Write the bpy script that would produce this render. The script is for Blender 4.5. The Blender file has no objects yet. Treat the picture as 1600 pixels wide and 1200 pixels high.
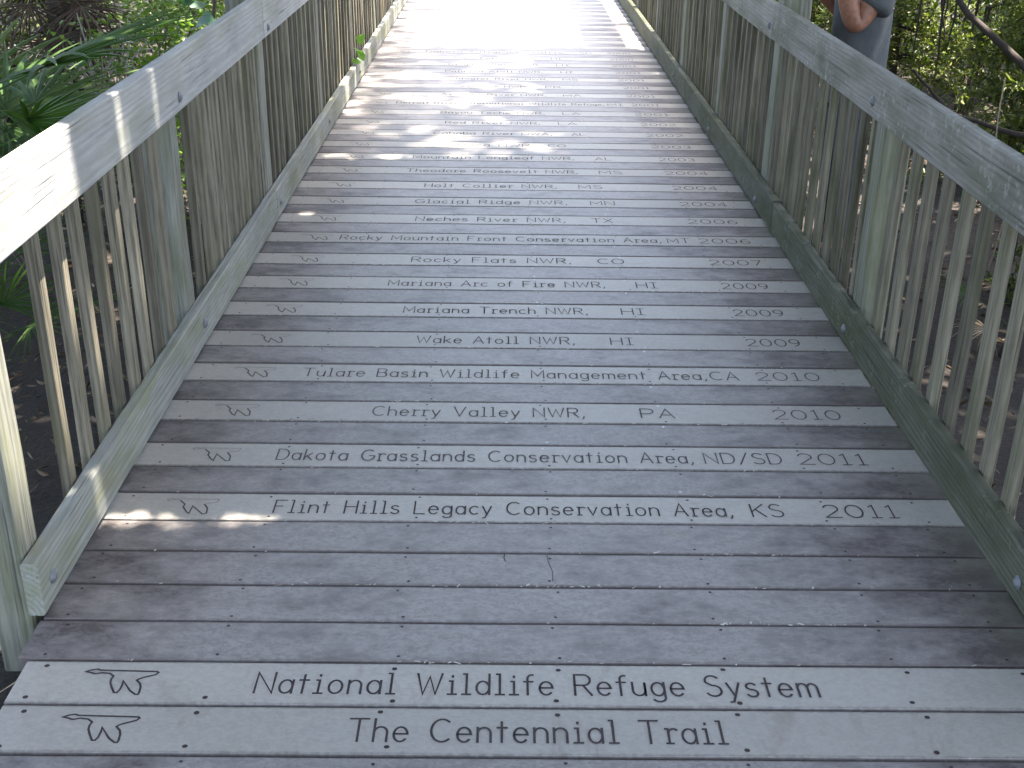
import bpy, math, random
import numpy as np
from mathutils import Vector, Matrix

# ------------------------------------------------------------------ camera, sky, sun, exposure
scene = bpy.context.scene
COL = scene.collection
CAMZ = 1.646
cam_data = bpy.data.cameras.new('camera')
cam = bpy.data.objects.new('camera', cam_data)
COL.objects.link(cam)
cr = Vector((0.99991476, -0.0039017, 0.01246009))
cu = Vector((-0.00966596, 0.42034497, 0.90731289))
cf = Vector((0.00877759, 0.90735599, -0.42027142))
M = Matrix((cr, cu, -cf)).transposed().to_4x4()
M.translation = Vector((0, 0, CAMZ))
cam.matrix_world = M
cam_data.sensor_width = 36
cam_data.lens = 1864.26 / 1600 * 36
cam_data.clip_start = 0.05
cam_data.clip_end = 300
scene.camera = cam

SUN = Vector((0.27, 0.035, 1.0)).normalized()          # towards the sun: high, from the right
world = bpy.data.worlds.new('World')
scene.world = world
world.use_nodes = True
wn = world.node_tree
bg = wn.nodes['Background']
sky = wn.nodes.new('ShaderNodeTexSky')
sky.sky_type = 'NISHITA'
sky.sun_disc = False
sky.dust_density = 4.5
sky.ozone_density = 0.5
sky.sun_elevation = math.asin(SUN.z)
sky.sun_rotation = math.atan2(SUN.x, SUN.y)
wn.links.new(sky.outputs[0], bg.inputs[0])
bg.inputs[1].default_value = 0.15
sl = bpy.data.lights.new('sun', 'SUN')
sl.energy = 5.0
sl.angle = math.radians(0.53)
sl.color = (1.0, 0.94, 0.84)
so = bpy.data.objects.new('sun', sl)
COL.objects.link(so)
so.rotation_euler = SUN.to_track_quat('Z', 'Y').to_euler()
so.location = (3, 0, 12)
scene.view_settings.view_transform = 'Standard'
scene.view_settings.look = 'None'
scene.view_settings.gamma = 1
scene.view_settings.exposure = 3.08
scene.render.engine = 'CYCLES'
scene.render.resolution_x, scene.render.resolution_y = 1024, 768

rng = random.Random(7)
nrg = np.random.default_rng(11)

# ------------------------------------------------------------------ helpers
def mesh_obj(name, verts, faces, mat=None, parent=None, loc=(0, 0, 0), smooth=False):
    me = bpy.data.meshes.new(name)
    me.from_pydata([tuple(v) for v in verts], [], [tuple(f) for f in faces])
    me.update()
    if smooth:
        me.polygons.foreach_set('use_smooth', [True] * len(me.polygons))
    if mat: me.materials.append(mat)
    return link(name, me, parent, loc)

def link(name, me, parent=None, loc=(0, 0, 0)):
    o = bpy.data.objects.new(name, me)
    COL.objects.link(o)
    o.location = loc
    if parent: o.parent = parent
    return o

def np_mesh(name, V, Q, mat):
    """V (n,3) array, Q (m,4) quads"""
    me = bpy.data.meshes.new(name)
    me.vertices.add(len(V)); me.vertices.foreach_set('co', np.asarray(V, np.float32).ravel())
    me.loops.add(Q.size); me.loops.foreach_set('vertex_index', Q.astype(np.int32).ravel())
    me.polygons.add(len(Q)); me.polygons.foreach_set('loop_start', np.arange(0, Q.size, 4, dtype=np.int32))
    me.polygons.foreach_set('loop_total', np.full(len(Q), 4, np.int32))
    me.update(calc_edges=True); me.validate()
    me.materials.append(mat)
    return me

def tag(o, label, cat=None, group=None, kind=None):
    if label: o['label'] = label
    if cat: o['category'] = cat
    if group: o['group'] = group
    if kind: o['kind'] = kind
    return o

def thing(name, loc, label, cat, group=None):
    o = bpy.data.objects.new(name, None)
    o.empty_display_size = 0.1
    COL.objects.link(o); o.location = loc
    return tag(o, label, cat, group)

def dup(o, parent, loc, rot=None, scale=None):
    c = o.copy(); COL.objects.link(c); c.parent = parent; c.location = loc
    if rot is not None: c.rotation_euler = rot
    if scale is not None: c.scale = scale
    return c

def beam(L, w, t, axis, ch=0.003, seg=8, jit=0.001, seed=0):
    """bar of length L along axis ('X','Y','Z'), starting at -L/2; w, t the two other sizes (in axis order)"""
    r = random.Random(seed)
    a, b = w / 2, t / 2
    prof = [(-a + ch, -b), (a - ch, -b), (a, -b + ch), (a, b - ch), (a - ch, b), (-a + ch, b), (-a, b - ch), (-a, -b + ch)]
    V, F = [], []
    n = len(prof)
    for i in range(seg + 1):
        s = -L / 2 + L * i / seg
        ox, oy = r.uniform(-jit, jit), r.uniform(-jit, jit)
        for (p, q) in prof:
            V.append((s, p + ox + r.uniform(-jit, jit) * .5, q + oy + r.uniform(-jit, jit) * .5))
    for i in range(seg):
        for k in range(n):
            k2 = (k + 1) % n
            F.append((i * n + k, (i + 1) * n + k, (i + 1) * n + k2, i * n + k2))
    F.append(tuple(range(n)))
    F.append(tuple(reversed(range(seg * n, seg * n + n))))
    if axis == 'X': V = [(x, y, z) for x, y, z in V]
    elif axis == 'Y': V = [(y, x, z) for x, y, z in V]; F = [tuple(reversed(f)) for f in F]
    else: V = [(y, z, x) for x, y, z in V]
    return V, [tuple(reversed(f)) for f in F]

def tube(path, radii, sides=7, V=None, F=None):
    V = [] if V is None else V
    F = [] if F is None else F
    b0 = len(V)
    P = [Vector(p) for p in path]
    up = Vector((0.31, 0.17, 0.93))
    for i, p in enumerate(P):
        d = (P[min(i + 1, len(P) - 1)] - P[max(i - 1, 0)]).normalized()
        s = d.cross(up)
        if s.length < 1e-3: s = d.cross(Vector((1, 0, 0)))
        s.normalize(); u = s.cross(d)
        for k in range(sides):
            a = 2 * math.pi * k / sides
            V.append(p + (s * math.cos(a) + u * math.sin(a)) * radii[i])
    for i in range(len(P) - 1):
        for k in range(sides):
            k2 = (k + 1) % sides
            F.append((b0 + i * sides + k, b0 + i * sides + k2, b0 + (i + 1) * sides + k2, b0 + (i + 1) * sides + k))
    F.append(tuple(b0 + k for k in reversed(range(sides))))
    F.append(tuple(b0 + (len(P) - 1) * sides + k for k in range(sides)))
    return V, F

def wander(p0, p1, n, amp, seed):
    r = random.Random(seed)
    p0, p1 = Vector(p0), Vector(p1)
    out = []
    off = Vector((0, 0, 0))
    for i in range(n + 1):
        t = i / n
        out.append(p0.lerp(p1, t) + off * min(1, t * 4))
        off += Vector((r.uniform(-1, 1), r.uniform(-1, 1), r.uniform(-1, 1))) * amp
    return out

# ------------------------------------------------------------------ materials
def new_mat(name):
    m = bpy.data.materials.new(name)
    m.use_nodes = True
    nt = m.node_tree
    for n in list(nt.nodes): nt.nodes.remove(n)
    out = nt.nodes.new('ShaderNodeOutputMaterial')
    bs = nt.nodes.new('ShaderNodeBsdfPrincipled')
    nt.links.new(bs.outputs[0], out.inputs[0])
    return m, nt, bs, out

class NT:
    def __init__(s, nt): s.nt = nt
    def n(s, t, **kw):
        x = s.nt.nodes.new(t)
        for k, v in kw.items(): setattr(x, k, v)
        return x
    def l(s, a, b): s.nt.links.new(a, b)
    def ramp(s, fac, stops):
        r = s.n('ShaderNodeValToRGB')
        e = r.color_ramp.elements
        while len(e) > 1: e.remove(e[-1])
        e[0].position, e[0].color = stops[0][0], (*stops[0][1], 1) if len(stops[0][1]) == 3 else stops[0][1]
        for p, c in stops[1:]:
            q = e.new(p); q.color = (*c, 1) if len(c) == 3 else c
        s.l(fac, r.inputs[0])
        return r.outputs[0]
    def fr(s, fac, a, b, lo=0.0, hi=1.0):
        m = s.n('ShaderNodeMapRange')
        m.inputs[1].default_value, m.inputs[2].default_value = a, b
        m.inputs[3].default_value, m.inputs[4].default_value = lo, hi
        s.l(fac, m.inputs[0]); return m.outputs[0]
    def noise(s, vec, scale, detail=4, rough=.55, dist=0):
        x = s.n('ShaderNodeTexNoise')
        x.inputs['Scale'].default_value = scale; x.inputs['Detail'].default_value = detail
        x.inputs['Roughness'].default_value = rough; x.inputs['Distortion'].default_value = dist
        s.l(vec, x.inputs['Vector']); return x.outputs[0]
    def mul(s, vec, xyz):
        m = s.n('ShaderNodeVectorMath', operation='MULTIPLY')
        m.inputs[1].default_value = xyz; s.l(vec, m.inputs[0]); return m.outputs[0]
    def math(s, op, a, b):
        m = s.n('ShaderNodeMath', operation=op)
        for i, v in enumerate((a, b)):
            if isinstance(v, (int, float)): m.inputs[i].default_value = v
            else: s.l(v, m.inputs[i])
        return m.outputs[0]
    def mix(s, fac, a, b, mode='MIX'):
        m = s.n('ShaderNodeMix', data_type='RGBA', blend_type=mode)
        for sock, v in ((m.inputs[0], fac), (m.inputs[6], a), (m.inputs[7], b)):
            if isinstance(v, (int, float)): sock.default_value = v
            elif isinstance(v, tuple): sock.default_value = (*v, 1) if len(v) == 3 else v
            else: s.l(v, sock)
        return m.outputs[2]
    def coords(s):
        tc = s.n('ShaderNodeTexCoord'); oi = s.n('ShaderNodeObjectInfo')
        m = s.n('ShaderNodeVectorMath', operation='SCALE'); m.inputs[0].default_value = (37.1, 51.7, 23.3)
        s.l(oi.outputs['Random'], m.inputs['Scale'])
        a = s.n('ShaderNodeVectorMath', operation='ADD')
        s.l(tc.outputs['Object'], a.inputs[0]); s.l(m.outputs[0], a.inputs[1])
        return tc.outputs['Object'], a.outputs[0], oi.outputs['Random']
    def bump(s, h, bs, strength=.4, dist=.002):
        b = s.n('ShaderNodeBump'); b.inputs['Strength'].default_value = strength; b.inputs['Distance'].default_value = dist
        s.l(h, b.inputs['Height']); s.l(b.outputs[0], bs.inputs['Normal'])

def wood(name, axis, dark, light, algae, alg_lo, alg_hi, ring=26, rand=.25, lichen=None):
    m, nt, bs, out = new_mat(name)
    k = NT(nt)
    raw, vec, rnd = k.coords()
    i = 'XYZ'.index(axis)
    st = [1, 1, 1]; st[i] = .06
    grain = k.noise(k.mul(vec, st), 150, 5, .6)
    st2 = [1, 1, 1]; st2[i] = .09
    wav = k.n('ShaderNodeTexWave', wave_type='RINGS', rings_direction=axis)
    wav.inputs['Scale'].default_value = ring; wav.inputs['Distortion'].default_value = 7
    wav.inputs['Detail'].default_value = 2; wav.inputs['Detail Scale'].default_value = .35
    offm = k.n('ShaderNodeVectorMath', operation='ADD'); k.l(k.mul(raw, st2), offm.inputs[0])
    o2 = k.n('ShaderNodeVectorMath', operation='SCALE'); o2.inputs[0].default_value = (.11, .17, .13); k.l(rnd, o2.inputs['Scale'])
    k.l(o2.outputs[0], offm.inputs[1]); k.l(offm.outputs[0], wav.inputs['Vector'])
    g = k.math('ADD', k.math('MULTIPLY', grain, .78), k.math('MULTIPLY', wav.outputs[1], .22))
    col = k.ramp(g, [(.25, dark), (.68, light)])
    st3 = [1, 1, 1]; st3[i] = .22
    bl = k.noise(k.mul(vec, st3), 9, 4, .6)
    col = k.mix(k.fr(bl, alg_lo, alg_hi, 0, .85), col, algae)
    big = k.noise(vec, 3.2, 3)
    col = k.mix(k.fr(big, .35, .7, 0, .5), col, k.mix(1, col, (.55, .55, .58), 'MULTIPLY'))
    if lichen:
        li = k.noise(vec, 30, 6, .78)
        li2 = k.noise(vec, 5, 2)
        col = k.mix(k.math('MULTIPLY', k.fr(li, .52, .68, 0, .8), k.fr(li2, .48, .62)), col, lichen)
    # fine checks / cracks along the grain
    st4 = [1, 1, 1]; st4[i] = .02
    ck = k.noise(k.mul(vec, st4), 110, 2, .5)
    col = k.mix(k.fr(ck, .3, .36, .65, 0), col, (dark[0] * .35, dark[1] * .35, dark[2] * .35))
    hs = k.n('ShaderNodeHueSaturation'); k.l(col, hs.inputs['Color'])
    k.l(k.fr(rnd, 0, 1, 1 - rand, 1 + rand), hs.inputs['Value'])
    k.l(hs.outputs[0], bs.inputs['Base Color'])
    bs.inputs['Roughness'].default_value = .82
    bs.inputs['Specular IOR Level'].default_value = .3
    k.bump(k.math('ADD', g, k.fr(ck, .28, .38)), bs, .55, .0025)
    return m

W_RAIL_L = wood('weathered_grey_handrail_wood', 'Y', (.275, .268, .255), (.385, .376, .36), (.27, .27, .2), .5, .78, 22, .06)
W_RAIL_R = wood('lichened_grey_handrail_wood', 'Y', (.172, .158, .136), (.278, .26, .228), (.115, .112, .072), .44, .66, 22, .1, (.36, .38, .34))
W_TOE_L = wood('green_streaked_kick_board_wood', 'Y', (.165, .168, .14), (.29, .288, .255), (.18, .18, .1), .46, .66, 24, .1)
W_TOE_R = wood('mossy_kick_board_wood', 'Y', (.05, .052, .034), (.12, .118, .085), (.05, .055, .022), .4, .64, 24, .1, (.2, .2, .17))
W_BAL_L = wood('brown_grey_baluster_wood', 'Z', (.08, .068, .045), (.225, .195, .14), (.11, .105, .05), .5, .72, 30, .3)
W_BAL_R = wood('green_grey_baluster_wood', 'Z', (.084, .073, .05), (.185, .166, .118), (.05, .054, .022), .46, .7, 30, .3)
W_POST = wood('green_grey_post_wood', 'Z', (.105, .105, .08), (.25, .242, .195), (.13, .135, .06), .46, .72, 18, .14)
W_JOIST = wood('dark_joist_wood', 'Y', (.06, .055, .045), (.13, .12, .1), (.06, .07, .04), .5, .7)  # dark brown wood of the joists

def composite(name, base, dark, light, mold, speck=.5, streak=0):
    m, nt, bs, out = new_mat(name)
    k = NT(nt)
    raw, vec, rnd = k.coords()
    sx = k.n('ShaderNodeSeparateXYZ'); k.l(raw, sx.inputs[0])
    ax = k.math('ABSOLUTE', sx.outputs[0], 0); ay = k.math('ABSOLUTE', sx.outputs[1], 0)
    sp = k.noise(k.mul(vec, (.6, 1, 1)), 150, 3, .8)
    sp2 = k.noise(k.mul(vec, (.7, 1, 1)), 62, 4, .75)
    bl = k.noise(k.mul(vec, (.55, 1, 1)), 13, 7, .72)
    fine = k.noise(vec, 70, 4, .65)
    s2 = k.math('ADD', k.math('MULTIPLY', sp, .5), k.math('MULTIPLY', sp2, .5))
    col = k.mix(k.fr(s2, .43, .57), tuple(base[i] + (dark[i] - base[i]) * speck for i in range(3)), tuple(base[i] + (light[i] - base[i]) * speck for i in range(3)))
    col = k.mix(k.fr(bl, .5, .72, 0, .45), col, light)
    if mold:
        ends = k.fr(ax, .55, 1.1, 0, .16)
        md = k.noise(k.mul(vec, (.6, 1, 1)), 8, 8, .76)
        f = k.fr(k.math('ADD', k.math('ADD', md, ends), k.math('MULTIPLY', k.math('SUBTRACT', s2, .5), .5)), .5, .74, 0, mold)
        col = k.mix(f, col, (dark[0] * .5, dark[1] * .46, dark[2] * .47))
        scr = k.noise(k.mul(vec, (.35, 1, 1)), 34, 5, .8)
        col = k.mix(k.fr(scr, .66, .74, 0, .4), col, (.42, .41, .39))
        al = k.fr(k.math('ADD', ax, k.math('MULTIPLY', bl, .5)), 1.34, 1.5, 0, .55)
        col = k.mix(al, col, (.13, .125, .085))
    if streak:
        stn = k.noise(k.mul(vec, (1, .5, 1)), 5.5, 6, .68, 1.2)
        col = k.mix(k.fr(stn, .56, .7, 0, streak), col, (dark[0] * .72, dark[1] * .62, dark[2] * .56))
    # brown dirt creeping in from both long edges
    ed = k.fr(k.math('ADD', ay, k.math('MULTIPLY', fine, .014)), .0685, .076, 0, .75)
    col = k.mix(ed, col, (.1, .078, .066))
    hs = k.n('ShaderNodeHueSaturation'); k.l(col, hs.inputs['Color'])
    k.l(k.fr(rnd, 0, 1, .9, 1.1), hs.inputs['Value'])
    k.l(hs.outputs[0], bs.inputs['Base Color'])
    bs.inputs['Roughness'].default_value = .52
    bs.inputs['Specular IOR Level'].default_value = .5
    k.bump(k.math('ADD', s2, k.math('MULTIPLY', fine, .6)), bs, .35, .001)
    return m

C_PLAIN = composite('weathered_grey_composite', (.23, .205, .192), (.14, .12, .114), (.31, .286, .262), 1.0, .5)
C_ENGR = composite('pale_engraved_composite', (.335, .308, .27), (.27, .246, .215), (.375, .348, .308), 0, .45, .22)
C_TITLE = composite('pale_title_composite', (.325, .3, .262), (.26, .237, .205), (.36, .334, .294), 0, .45, .5)

def plain(name, col, rough=.6, metal=0, spec=.5):
    m, nt, bs, out = new_mat(name)
    k = NT(nt)
    raw, vec, rnd = k.coords()
    n = k.noise(vec, 60, 3)
    c = k.mix(k.fr(n, .3, .7), tuple(x * .75 for x in col), tuple(min(1, x * 1.2) for x in col))
    k.l(c, bs.inputs['Base Color'])
    bs.inputs['Roughness'].default_value = rough; bs.inputs['Metallic'].default_value = metal
    bs.inputs['Specular IOR Level'].default_value = spec
    return m

GROOVE = plain('dark_engraved_groove', (.066, .054, .054), .9, 0, .1)
GROOVE_MID = plain('worn_engraved_groove', (.1, .085, .085), .9, 0, .1)
GROOVE2 = plain('faint_engraved_groove', (.16, .14, .14), .9, 0, .1)
SCREW = plain('rusty_screw_head', (.035, .022, .02), .6, 0, .3)
SCREW2 = plain('bare_screw_head', (.5, .5, .5), .3, .8)
BOLT = plain('galvanised_bolt', (.17, .175, .185), .65, .35)
DARKHOLE = plain('dark_crack_line', (.03, .025, .02), .9)  # dark brown line colour for the plank cracks

def leafmat(name, cols, trans=.35, rough=.45, spec=.4, sc=9):
    m, nt, bs, out = new_mat(name)
    k = NT(nt)
    geo = k.n('ShaderNodeNewGeometry')
    raw, vec, rnd = k.coords()
    stops = [(i / max(1, len(cols) - 1), c) for i, c in enumerate(cols)]
    n = k.noise(vec, sc, 2)
    f = k.math('ADD', k.math('MULTIPLY', geo.outputs['Random Per Island'], .7), k.math('MULTIPLY', n, .4))
    col = k.ramp(f, stops)
    k.l(col, bs.inputs['Base Color'])
    bs.inputs['Roughness'].default_value = rough; bs.inputs['Specular IOR Level'].default_value = spec
    tr = k.n('ShaderNodeBsdfTranslucent')
    k.l(k.mix(1, col, (1.0, 1.25, .45), 'MULTIPLY'), tr.inputs[0])
    ms = k.n('ShaderNodeMixShader'); ms.inputs[0].default_value = trans
    k.l(bs.outputs[0], ms.inputs[1]); k.l(tr.outputs[0], ms.inputs[2]); k.l(ms.outputs[0], out.inputs[0])
    return m

L_OAK = leafmat('oak_leaf', [(.04, .065, .02), (.065, .095, .03), (.08, .11, .04)], .25)
L_PALM = leafmat('palmetto_blade', [(.028, .06, .016), (.045, .088, .022), (.075, .115, .035)], .3, .65, .15)
L_PALMDRY = leafmat('dry_palmetto_blade', [(.12, .085, .055), (.2, .155, .1), (.32, .27, .19)], .15, .7, .2)
L_SKIRT = leafmat('shade_darkened_frond', [(.022, .015, .01), (.045, .032, .022), (.08, .06, .042)], .1, .8, .2)  # darker copy of the dry blade, the hollow's shade put into its colour
L_SHRUB = leafmat('shrub_leaf', [(.045, .095, .014), (.085, .145, .02), (.15, .19, .035)], .4)
L_BIG = leafmat('blue_green_broad_leaf', [(.06, .13, .07), (.08, .16, .09)], .3)
L_CEDAR = leafmat('cedar_foliage', [(.035, .055, .015), (.085, .105, .025), (.2, .2, .045)], .4)
L_BACK = leafmat('thicket_leaf', [(.03, .05, .012), (.06, .085, .018), (.13, .14, .03)], .35)
L_LITTER = leafmat('leaf_litter', [(.025, .015, .01), (.055, .034, .022), (.09, .06, .038), (.16, .115, .075), (.34, .28, .2)], .05, .8, .2, 20)
L_SPRIG = leafmat('bright_vine_leaf', [(.12, .25, .03), (.16, .3, .04)], .45)
BARK = plain('grey_brown_bark', (.1, .082, .065), .9, 0, .2)
BARKDARK = plain('dark_bark', (.045, .036, .03), .9, 0, .2)
TWIG = plain('pale_grey_twig', (.27, .25, .22), .85, 0, .2)

# ground material
def ground_mat():
    m, nt, bs, out = new_mat('leaf_strewn_soil')
    k = NT(nt)
    raw, vec, rnd = k.coords()
    a = k.noise(vec, 2.0, 6, .65); b = k.noise(vec, 45, 5, .7)
    col = k.ramp(k.math('ADD', k.math('MULTIPLY', a, .5), k.math('MULTIPLY', b, .5)),
                 [(.3, (.008, .0055, .004)), (.48, (.022, .015, .01)), (.62, (.045, .032, .02)), (.75, (.1, .075, .05))])
    k.l(col, bs.inputs['Base Color']); bs.inputs['Roughness'].default_value = .95
    k.bump(b, bs, .8, .03)
    return m

# ------------------------------------------------------------------ ground
def gz(x, y):
    """soil level: nearly flush with the deck at the ramp foot, lower further on"""
    t = min(1, max(0, (y - 1.6) / 3.0))
    z = -0.10 - 0.27 * t
    z += .04 * math.sin(x * 1.3 + y * .7) * t + .03 * math.sin(x * 2.9 - y * 1.9) * t
    return z
def build_ground():
    xs = np.concatenate([np.linspace(-120, -14, 12), np.linspace(-12, 12, 61), np.linspace(14, 120, 12)])
    ys = np.concatenate([np.linspace(-120, -6, 10), np.linspace(-5, 22, 68), np.linspace(25, 180, 14)])
    V = [(x, y, gz(x, y)) for y in ys for x in xs]
    n = len(xs)
    F = [(j * n + i, j * n + i + 1, (j + 1) * n + i + 1, (j + 1) * n + i) for j in range(len(ys) - 1) for i in range(n - 1)]
    o = mesh_obj('ground', V, F, ground_mat(), smooth=True)
    tag(o, 'dark brown soil under the boardwalk', 'ground', kind='structure')
build_ground()

# ------------------------------------------------------------------ stroke alphabet (routed letters)
def arc(cx, cy, rx, ry, a0, a1, n=10):
    return [(cx + rx * math.cos(math.radians(a0 + (a1 - a0) * i / n)), cy + ry * math.sin(math.radians(a0 + (a1 - a0) * i / n))) for i in range(n + 1)]
X = .64
def bowl(w=.5): return arc(w / 2, X / 2, w / 2, X / 2, 0, 360, 16)
GL = {
 'A': (.72, [[(0, 0), (.36, 1), (.72, 0)], [(.13, .34), (.59, .34)]]),
 'B': (.62, [[(0, 0), (0, 1), (.38, 1)] + arc(.38, .76, .2, .24, 90, -90, 8) + [(0, .52)], [(.38, .52)] + arc(.38, .26, .24, .26, 90, -90, 8) + [(0, 0)]]),
 'C': (.72, [arc(.4, .5, .4, .5, 50, 310, 16)]),
 'D': (.68, [[(0, 0), (0, 1), (.28, 1)] + arc(.28, .5, .4, .5, 90, -90, 12) + [(0, 0)]]),
 'F': (.58, [[(0, 0), (0, 1), (.58, 1)], [(0, .52), (.42, .52)]]),
 'G': (.74, [arc(.4, .5, .4, .5, 50, 345, 16) + [(.78, .45), (.46, .45)]]),
 'H': (.66, [[(0, 0), (0, 1)], [(.66, 0), (.66, 1)], [(0, .52), (.66, .52)]]),
 'I': (.4, [[(.2, 0), (.2, 1)], [(0, 0), (.4, 0)], [(0, 1), (.4, 1)]]),
 'K': (.62, [[(0, 0), (0, 1)], [(.6, 1), (0, .4)], [(.2, .6), (.62, 0)]]),
 'L': (.55, [[(0, 1), (0, 0), (.55, 0)]]),
 'M': (.8, [[(0, 0), (0, 1), (.4, .25), (.8, 1), (.8, 0)]]),
 'N': (.68, [[(0, 0), (0, 1), (.68, 0), (.68, 1)]]),
 'O': (.8, [arc(.4, .5, .4, .5, 90, 450, 20)]),
 'P': (.6, [[(0, 0), (0, 1), (.34, 1)] + arc(.34, .73, .26, .27, 90, -90, 8) + [(0, .46)]]),
 'R': (.64, [[(0, 0), (0, 1), (.36, 1)] + arc(.36, .74, .25, .26, 90, -90, 8) + [(0, .48)], [(.32, .48), (.64, 0)]]),
 'S': (.6, [arc(.3, .75, .27, .25, 35, 200, 9) + arc(.3, .26, .3, .26, 95, -150, 12)]),
 'T': (.68, [[(.34, 0), (.34, 1)], [(0, 1), (.68, 1)]]),
 'V': (.7, [[(0, 1), (.35, 0), (.7, 1)]]),
 'W': (.96, [[(0, 1), (.24, 0), (.48, .85), (.72, 0), (.96, 1)]]),
 'X': (.66, [[(0, 0), (.66, 1)], [(0, 1), (.66, 0)]]),
 'a': (.5, [bowl(), [(.5, X), (.5, 0)]]),
 'b': (.5, [[(0, 1), (0, 0)], bowl()]),
 'c': (.46, [arc(.26, X / 2, .26, X / 2, 48, 312, 12)]),
 'd': (.5, [bowl(), [(.5, 1), (.5, 0)]]),
 'e': (.5, [[(.02, .34), (.5, .34)] + arc(.25, X / 2, .25, X / 2, 4, 318, 14)]),
 'f': (.36, [[(.14, 0), (.14, .78)] + arc(.31, .78, .17, .2, 180, 75, 6), [(0, X), (.34, X)]]),
 'g': (.5, [bowl(), [(.5, X), (.5, -.1)] + arc(.26, -.1, .24, .18, 0, -150, 8)]),
 'h': (.48, [[(0, 1), (0, 0)], [(0, .4)] + arc(.24, .4, .24, .24, 170, 0, 8) + [(.48, 0)]]),
 'i': (.3, [[(.05, X), (.16, X), (.16, 0)], [(0, 0), (.32, 0)], [(.16, .84), (.16, .91)]]),
 'k': (.46, [[(0, 1), (0, 0)], [(.42, X), (0, .24)], [(.15, .38), (.46, 0)]]),
 'l': (.3, [[(.04, 1), (.16, 1), (.16, 0)], [(0, 0), (.32, 0)]]),
 'm': (.76, [[(0, X), (0, 0)], [(0, .42)] + arc(.19, .44, .19, .2, 170, 0, 8) + [(.38, 0)], [(.38, .42)] + arc(.57, .44, .19, .2, 170, 0, 8) + [(.76, 0)]]),
 'n': (.48, [[(0, X), (0, 0)], [(0, .4)] + arc(.24, .4, .24, .24, 170, 0, 8) + [(.48, 0)]]),
 'o': (.52, [bowl(.52)]),
 'p': (.5, [[(0, X), (0, -.28)], bowl()]),
 'q': (.5, [bowl(), [(.5, X), (.5, -.28)]]),
 'r': (.36, [[(0, X), (.1, X), (.1, 0)], [(.1, .4)] + arc(.3, .42, .2, .22, 170, 50, 6), [(0, 0), (.24, 0)]]),
 's': (.42, [arc(.21, .48, .19, .16, 30, 205, 8) + arc(.21, .16, .21, .17, 100, -155, 10)]),
 't': (.36, [[(.16, .9), (.16, 0)], [(0, X), (.34, X)]]),
 'u': (.48, [[(0, X), (0, .24)] + arc(.24, .24, .24, .24, 180, 360, 8) + [(.48, X), (.48, 0)]]),
 'v': (.48, [[(0, X), (.24, 0), (.48, X)]]),
 'w': (.68, [[(0, X), (.17, 0), (.34, .56), (.51, 0), (.68, X)]]),
 'x': (.46, [[(0, 0), (.46, X)], [(0, X), (.46, 0)]]),
 'y': (.48, [[(0, X), (.24, 0)], [(.48, X), (.14, -.26), (.02, -.28)]]),
 'z': (.46, [[(0, X), (.46, X), (0, 0), (.46, 0)]]),
 '0': (.66, [arc(.33, .5, .33, .5, 90, 450, 18)]),
 '1': (.42, [[(.06, .86), (.22, 1), (.22, 0)], [(.04, 0), (.4, 0)]]),
 '2': (.6, [arc(.3, .72, .28, .28, 165, -35, 10) + [(0, 0), (.6, 0)]]),
 '3': (.58, [arc(.28, .75, .25, .25, 150, -75, 9), arc(.28, .26, .28, .26, 80, -150, 11)]),
 '4': (.62, [[(.46, 0), (.46, 1), (0, .28), (.62, .28)]]),
 '6': (.58, [[(.46, .95)] + arc(.42, .4, .42, .56, 100, 180, 6) + arc(.29, .29, .29, .29, 180, 540, 14)]),
 '7': (.58, [[(0, 1), (.58, 1), (.2, 0)]]),
 '9': (.58, [arc(.29, .71, .29, .29, 0, 360, 14) + arc(.16, .6, .42, .56, 0, -80, 6)]),
 ',': (.12, [[(.08, .08), (.08, 0), (0, -.16)]]),
 '.': (.08, [[(.02, 0), (.06, .04)]]),
 '/': (.5, [[(0, -.06), (.5, 1.04)]]),
}
def ribbon(pts, w, V, F, z):
    P = []
    for p in pts:
        p = Vector(p)
        if not P or (p - P[-1]).length > 1e-5: P.append(p)
    if len(P) < 2: return
    closed = (P[0] - P[-1]).length < 1e-4
    if not closed:                                       # cutter radius carries on past both ends
        P[0] = P[0] - (P[1] - P[0]).normalized() * w * .4
        P[-1] = P[-1] + (P[-1] - P[-2]).normalized() * w * .4
    b = len(V)
    n = len(P)
    for i in range(n):
        d1 = (P[i] - P[i - 1]).normalized() if i > 0 else ((P[0] - P[-2]).normalized() if closed else None)
        d2 = (P[i + 1] - P[i]).normalized() if i < n - 1 else ((P[1] - P[0]).normalized() if closed else None)
        d1 = d1 or d2; d2 = d2 or d1
        t = d1 + d2
        t = t.normalized() if t.length > .2 else d2
        nn = Vector((-t.y, t.x))
        c = max(.45, nn.dot(Vector((-d2.y, d2.x))))
        o = nn * (w / 2 / c)
        V.append((P[i].x + o.x, P[i].y + o.y, z)); V.append((P[i].x - o.x, P[i].y - o.y, z))
    for i in range(n - 1):
        F.append((b + 2 * i, b + 2 * i + 1, b + 2 * i + 3, b + 2 * i + 2))

def write(segs, y0, cap, w, V, F, z):
    """segs: (text, x0, x1): each piece stretched to its measured run"""
    zz = z
    for text, x0, x1 in segs:
        adv = 0; items = []
        for ch in text:
            if ch == ' ': adv += .62; continue
            gw, st = GL[ch]
            items.append((adv, st)); adv += gw + .25
        tot = adv - .25
        sx = (x1 - x0) / tot
        for ax, st in items:
            for line in st:
                zz = zz + .000004
                ribbon([(x0 + (ax + px) * sx, y0 + py * cap) for px, py in line], w, V, F, zz)

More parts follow.
